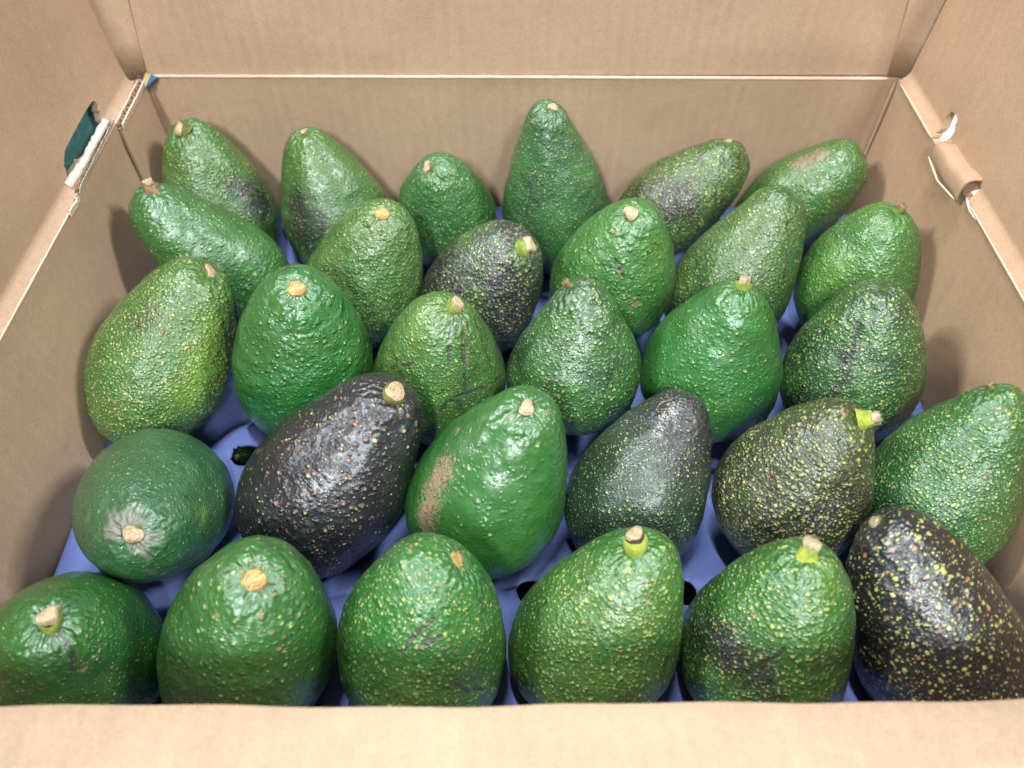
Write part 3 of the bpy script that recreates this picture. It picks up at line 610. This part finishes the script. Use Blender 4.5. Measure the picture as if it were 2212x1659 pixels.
# side flaps with hand holes; u runs along y, v is height above the rim
AL, AR = 3.5, 3.0
SW = .0048
def lean(sgn, x0, ang, seed):
    def fn(u, v):
        off = np.where(v < SW, v * .75, SW * .75 + (v - SW) * ta(ang))
        off = off + wav(np.stack([0 * u + seed, u, v], 1), .0010, 8, seed) * sstep(0, .02, v)
        return np.stack([x0 - sgn * off, u, RZ + .0006 + v], 1)
    return fn
nL = np.array([1, 0, -ta(AL)]); nL = nL / np.linalg.norm(nL); nL = np.array([math.cos(math.radians(AL)), 0, math.sin(math.radians(AL))])
nR = np.array([-math.cos(math.radians(AR)), 0, math.sin(math.radians(AR))])
def poly_on(x0, n, pts, lo=.0006):
    out = []
    for p in pts:
        q = on_plane(p[0], p[1], (x0, 0, RZ), n); out.append((q[1], max(lo, q[2] - RZ - .0006)))
    return out
Z1 = lambda *p: [(a * .36, b * .36) for a, b in p]
Z3 = lambda *p: [(1416 + a * .36, b * .36) for a, b in p]
xl0 = XL - SW * .75 + SW * ta(AL); xr0 = XR + SW * .75 - SW * ta(AR)
LENS = poly_on(xl0, nL, Z1((562, 605), (520, 665), (480, 735), (430, 825), (388, 900), (381, 965), (402, 1062), (432, 1045), (470, 985), (540, 905), (600, 830), (622, 760), (606, 680), (585, 610)))
SLOT_A = poly_on(xr0, nR, Z3((1782, 668), (1818, 705), (1792, 800), (1742, 858), (1700, 892), (1706, 820), (1738, 725), (1760, 680)))
SLOT_B = poly_on(xr0, nR, Z3((1952, 1118), (1925, 1190), (1953, 1290), (1932, 1318), (1888, 1262), (1868, 1185), (1905, 1140)))
bx('side_flap', M_flap, lean(1, XL, AL, 21), YF - .002, YB - .0085, 0, FL, .0016, holes=[LENS], thick=T * .9, tn=nL)
bx('side_flap', M_right_bounce, lean(-1, XR, AR, 27), YF - .002, YB - .0035, 0, FL, .0016, holes=[SLOT_A, SLOT_B], thick=T * .9, tn=nR)
# corner webs between back flap and side flaps
def web(xa, ya, xb, yb, dxt, dyt, name='corner_web', m=M_flap):
    def fn(u, v):
        f = v / FL; X0 = xa + dxt[0] * f; Y0 = ya + dyt[0] * f; X1 = xb + dxt[1] * f; Y1 = yb + dyt[1] * f
        bow = np.sin(u * math.pi) * .0012
        return np.stack([X0 + (X1 - X0) * u, Y0 + (Y1 - Y0) * u + bow, RZ + .001 + v], 1)
    V, F = sheet(fn, 0, 1, 0, FL * .98, .004 if False else .02, thick=.0022, tn=np.array([0, -1., 0])); bm_(name, m, V, F, True)
web(XR - .0058, YB + .0004, XR + .006, YB - .0030, (-.010, .012), (.004, .006))
web(XL + .0030, YB + .0006, XL - .0075, YB - .0085, (.012, -.014), (.004, -.002))

# score lines: rounded pale ridges pressed proud of the board
def bead(name, pts, r, m, seed=0, parent=None):
    rg = random.Random(seed); P = []; n = len(pts)
    seg = 60; L = []
    for i in range(n - 1):
        a, b = Vector(pts[i]), Vector(pts[i + 1]); k = max(2, int((b - a).length / .004))
        L += [a.lerp(b, j / k) for j in range(k)]
    L.append(Vector(pts[-1])); V = []; F = []
    for i, p in enumerate(L):
        d = (L[min(i + 1, len(L) - 1)] - L[max(i - 1, 0)]).normalized(); s = d.cross(Vector((0, 0, 1))).normalized(); u = s.cross(d)
        rr = r * (.93 + .14 * rg.random()) * (1 if 0 < i < len(L) - 1 else .4); p = p + Vector((rg.uniform(-1, 1), rg.uniform(-1, 1), rg.uniform(-1, 1))) * r * .04
        for j in range(8):
            a = 2 * math.pi * j / 8; V.append(p + s * rr * math.cos(a) + u * rr * math.sin(a))
    for i in range(len(L) - 1):
        for j in range(8): F.append((i * 8 + j, i * 8 + (j + 1) % 8, i * 8 + 8 + (j + 1) % 8, i * 8 + 8 + j))
    return bm_(name, m, V, F, True)
bead('score_line', [(XL + .005, YB + .0004, RZ + .0012), (0, YB + .0004, RZ + .0006), (XR - .005, YB + .0004, RZ - .0004)], .0010, M_score, 1)
bead('score_line', [(XL + .0002, YF + .001, RZ), (XL + .0002, .290, RZ)], .0006, M_score, 2)
bead('score_line', [(XL - SW * .75 - .0002, YF + .001, RZ + SW), (XL - SW * .75 - .0002, .288, RZ + SW)], .0004, M_flap, 3)
bead('score_line', [(XR - .0002, YF + .001, RZ), (XR - .0002, .286, RZ)], .0006, M_score, 4)
bead('score_line', [(XR - .0001, .338, RZ), (XR - .0001, YB - .004, RZ - .0002)], .0007, M_score, 5)
bead('score_line', [(XR + SW * .75, .10, RZ + SW), (XR + SW * .75, .284, RZ + SW)], .0004, M_flap, 6)
bead('score_line', [(XR - .0012, YB - .0010, RZ - .002), (XR - .0010, YB - .0012, 0)], .0010, M_side, 7)

# front flap, folded out towards the viewer
def ff(u, v):
    y = rim_y(u) - .0006 - v; z = RZ + .0006 * np.sin(np.clip(v / .004, 0, 1) * math.pi / 2) + v * ta(9)
    z = z + wav(np.stack([u, v, 0 * u], 1), .0008, 14, 31) * sstep(0, .01, v)
    return np.stack([u, y, z], 1)
bx('front_flap', M_front, ff, XL, XR, 0, .13, .003, thick=T, tn=np.array([0, 0, 1.]))

# corrugated board end: two liners with the fluting zigzag between them
def corrug(name, p0, p1, across, up, width, depth, pitch=.0035, wob=0.0, seed=0, m_l=M_edge, m_f=M_flute):
    """p0->p1 along the edge, across = unit vector over the board's thickness, up = out of the cut"""
    p0, p1, across, up = map(Vector, (p0, p1, across, up)); rg = random.Random(seed)
    n = max(3, int((p1 - p0).length / pitch) * 2); V = []; F = []
    def ribbon(f, th, off):
        b = len(V)
        for i in range(n + 1):
            t = i / n; c = p0.lerp(p1, t); a = f(i, t); w_ = across * a; ht = up * (rg.uniform(-1, 1) * wob)
            for s in (-th / 2, th / 2):
                V.append(c + w_ + across * s + ht + up * off); V.append(c + w_ + across * s - up * depth)
        for i in range(n):
            k = b + i * 4; q = k + 4
            F.extend([(k, q, q + 2, k + 2), (k, k + 1, q + 1, q), (k + 2, q + 2, q + 3, k + 3)])
        F.extend([(b, b + 2, b + 3, b + 1), (b + n * 4, b + n * 4 + 1, b + n * 4 + 3, b + n * 4 + 2)])
    h = width / 2 - .0004
    ribbon(lambda i, t: -h + rg.uniform(-1, 1) * wob * .5, .0009, 0); ribbon(lambda i, t: h + rg.uniform(-1, 1) * wob * .5, .0009, 0)
    o = bm_(name, m_l, V, F)
    V2, F2 = [], []; V, F = V2, F2
    ribbon(lambda i, t: (h * .92) * (1 if i % 2 else -1), .0006, -.0006)
    f = link('fluting', mesh_from('fluting', V, F, False), m_f, o)
    return o
def fix(o): return o
# glue tab of the back wall lying inside the left wall
tab = bx('glue_tab', M_side, lambda u, v: np.stack([XL + .0012 + 0 * u + .0004 * np.sin(u * 60), u, v], 1), .349, YB - .0006, BZ + .002, RZ - .0016, .004, thick=.0012, tn=np.array([1., 0, 0]))
corrug('cut_edge', (XL + .0016, .3492, RZ + .0010), (XL + .0014, YB - .004, RZ + .0018), (1, 0, -.1), (.2, 0, 1), .0042, .0028, .0062, .0002, 3, M_score)
# torn lip of the left hand hole
corrug('torn_edge', (XL + .0010, .2925, RZ + .0034), (XL + .0002, .3470, RZ + .0048), (.80, 0, .60), (.45, 0, .9), .0056, .0040, .0050, .0006, 8, M_white)
corrug('torn_edge', (XL + .0002, .2790, RZ + .0010), (XL + .0002, .2905, RZ + .0012), (1, 0, .2), (.2, 0, 1), .0034, .0030, .0036, .0005, 12, M_edge)
# the printed tab folded outwards behind the left hand hole
V, F = sheet(lambda u, v: np.stack([XL - .0085 - v * .22 - .0012 * np.sin((u - .28) * 45), u, RZ - .004 + v], 1), .270, .372, 0, .050, .004, thick=.003, tn=nL)
bm_('printed_tab', M_teal, V, F, True)
# crumpled scrap of white liner at the torn corner
rg = random.Random(5)
V = []; F = []
for i in range(26):
    t = i / 25; y = .293 + .054 * t; w_ = .0016 + .0020 * (.5 + .5 * math.sin(t * 9 + 1)) * (1 - .4 * t)
    V += [(XL - .0030 + rg.uniform(-1, 1) * .0004, y, RZ + .0016 + rg.uniform(-1, 1) * .0004), (XL - .0008 + rg.uniform(-1, 1) * .0006 * (1 - t), y + .001, RZ + .0034 + w_ * .3 + rg.uniform(-1, 1) * .0005), (XL - .0034, y, RZ + .0050 + w_ * .5 + rg.uniform(-1, 1) * .0004)]
    if i: k = 3 * i; F += [(k - 3, k, k + 1, k - 2), (k - 2, k + 1, k + 2, k - 1), (k - 1, k + 2, k, k - 3)]
F += [(0, 1, 2), (77, 76, 75)]
bm_('torn_liner', M_white, V, F, True)
# printed scrap showing in the torn back left corner
cp = [on_plane(a * .36, b * .36, (XL, YB, RZ + .003), (0, -.35, 1)) for a, b in ((780, 415), (832, 424), (872, 436), (905, 447), (942, 462), (905, 490), (872, 522), (858, 478), (835, 462), (800, 446))]
def prism(name, poly, m, th=.0008, parent=None):
    n = len(poly); V = [tuple(p) for p in poly] + [(p[0], p[1], p[2] - th) for p in poly]
    F = [tuple(range(n)), tuple(range(2 * n - 1, n - 1, -1))] + [(i, i + n, (i + 1) % n + n, (i + 1) % n) for i in range(n)]
    return bm_(name, m, V, F, parent=parent)
prism('printed_scrap', [cp[0], cp[9], cp[8], cp[1]], M_aqua); prism('printed_scrap', [cp[1], cp[8], cp[7], cp[2]], M_maroon)
prism('printed_scrap', [cp[2], cp[7], cp[6], cp[3]], M_yellow); prism('printed_scrap', [cp[3], cp[6], cp[5], cp[4]], M_blue)
lw = [on_plane(a * .36, b * .36, (XL, YB, RZ + .001), (0, -.35, 1)) for a, b in ((822, 462), (858, 478), (872, 522), (855, 530), (826, 490))]
prism('torn_liner', lw, M_white)

# right hand hole: its tab rolled down over the score
ra = on_plane(1416 + 1790 * .36, 860 * .36, (xr0, 0, RZ), nR); rb = on_plane(1416 + 1968 * .36, 1082 * .36, (xr0, 0, RZ), nR)
la = on_plane(1416 + 1690 * .36, 905 * .36, (XR - .002, 0, RZ), (-1, 0, 0)); lb = on_plane(1416 + 1848 * .36, 1165 * .36, (XR - .002, 0, RZ), (-1, 0, 0))
def roll(u, v):
    A = ra + (rb - ra) * u[:, None]; Bq = la + (lb - la) * u[:, None]
    P = A + (Bq - A) * v[:, None]
    P[:, 0] -= .0034 * np.sin(v * math.pi) ** .8 + .0022 * v; P[:, 2] += .0030 * np.sin(v * math.pi) - .0035 * v ** 3
    P[:, 2] += .0005 * np.sin(u * 9); return P
V, F = sheet(roll, 0, 1, 0, 1, .05, thick=.0016, tn=np.array([-.7, 0, .7])); bm_('handle_tab', M_right_bounce, V, F, True)
bead('torn_liner', [tuple(la + np.array([-.003, 0, -.0032])), tuple((la + lb) / 2 + np.array([-.0038, .0, -.0052])), tuple(lb + np.array([-.003, 0, -.003]))], .0005, M_edge, 9)
bead('torn_liner', [tuple(on_plane(1416 + 1866 * .36, 1190 * .36, (XR, 0, RZ), (-1, 0, 0))), tuple(on_plane(1416 + 1890 * .36, 1265 * .36, (XR, 0, RZ), (-1, 0, 0))), tuple(on_plane(1416 + 1932 * .36, 1325 * .36, (XR, 0, RZ), (-1, 0, 0)))], .0009, M_white, 10)

# ------------------------------------------------------------------ what the box stands on
V, F = sheet(lambda u, v: np.stack([u, v, 0 * u + BZ - .0085], 1), -3, 3, -2, 4, .5, thick=.03, tn=np.array([0, 0, 1.]))
o = link('table_top', mesh_from('table_top', V, F, False), M_table); tag(o, 'white counter under the box', kind='structure')
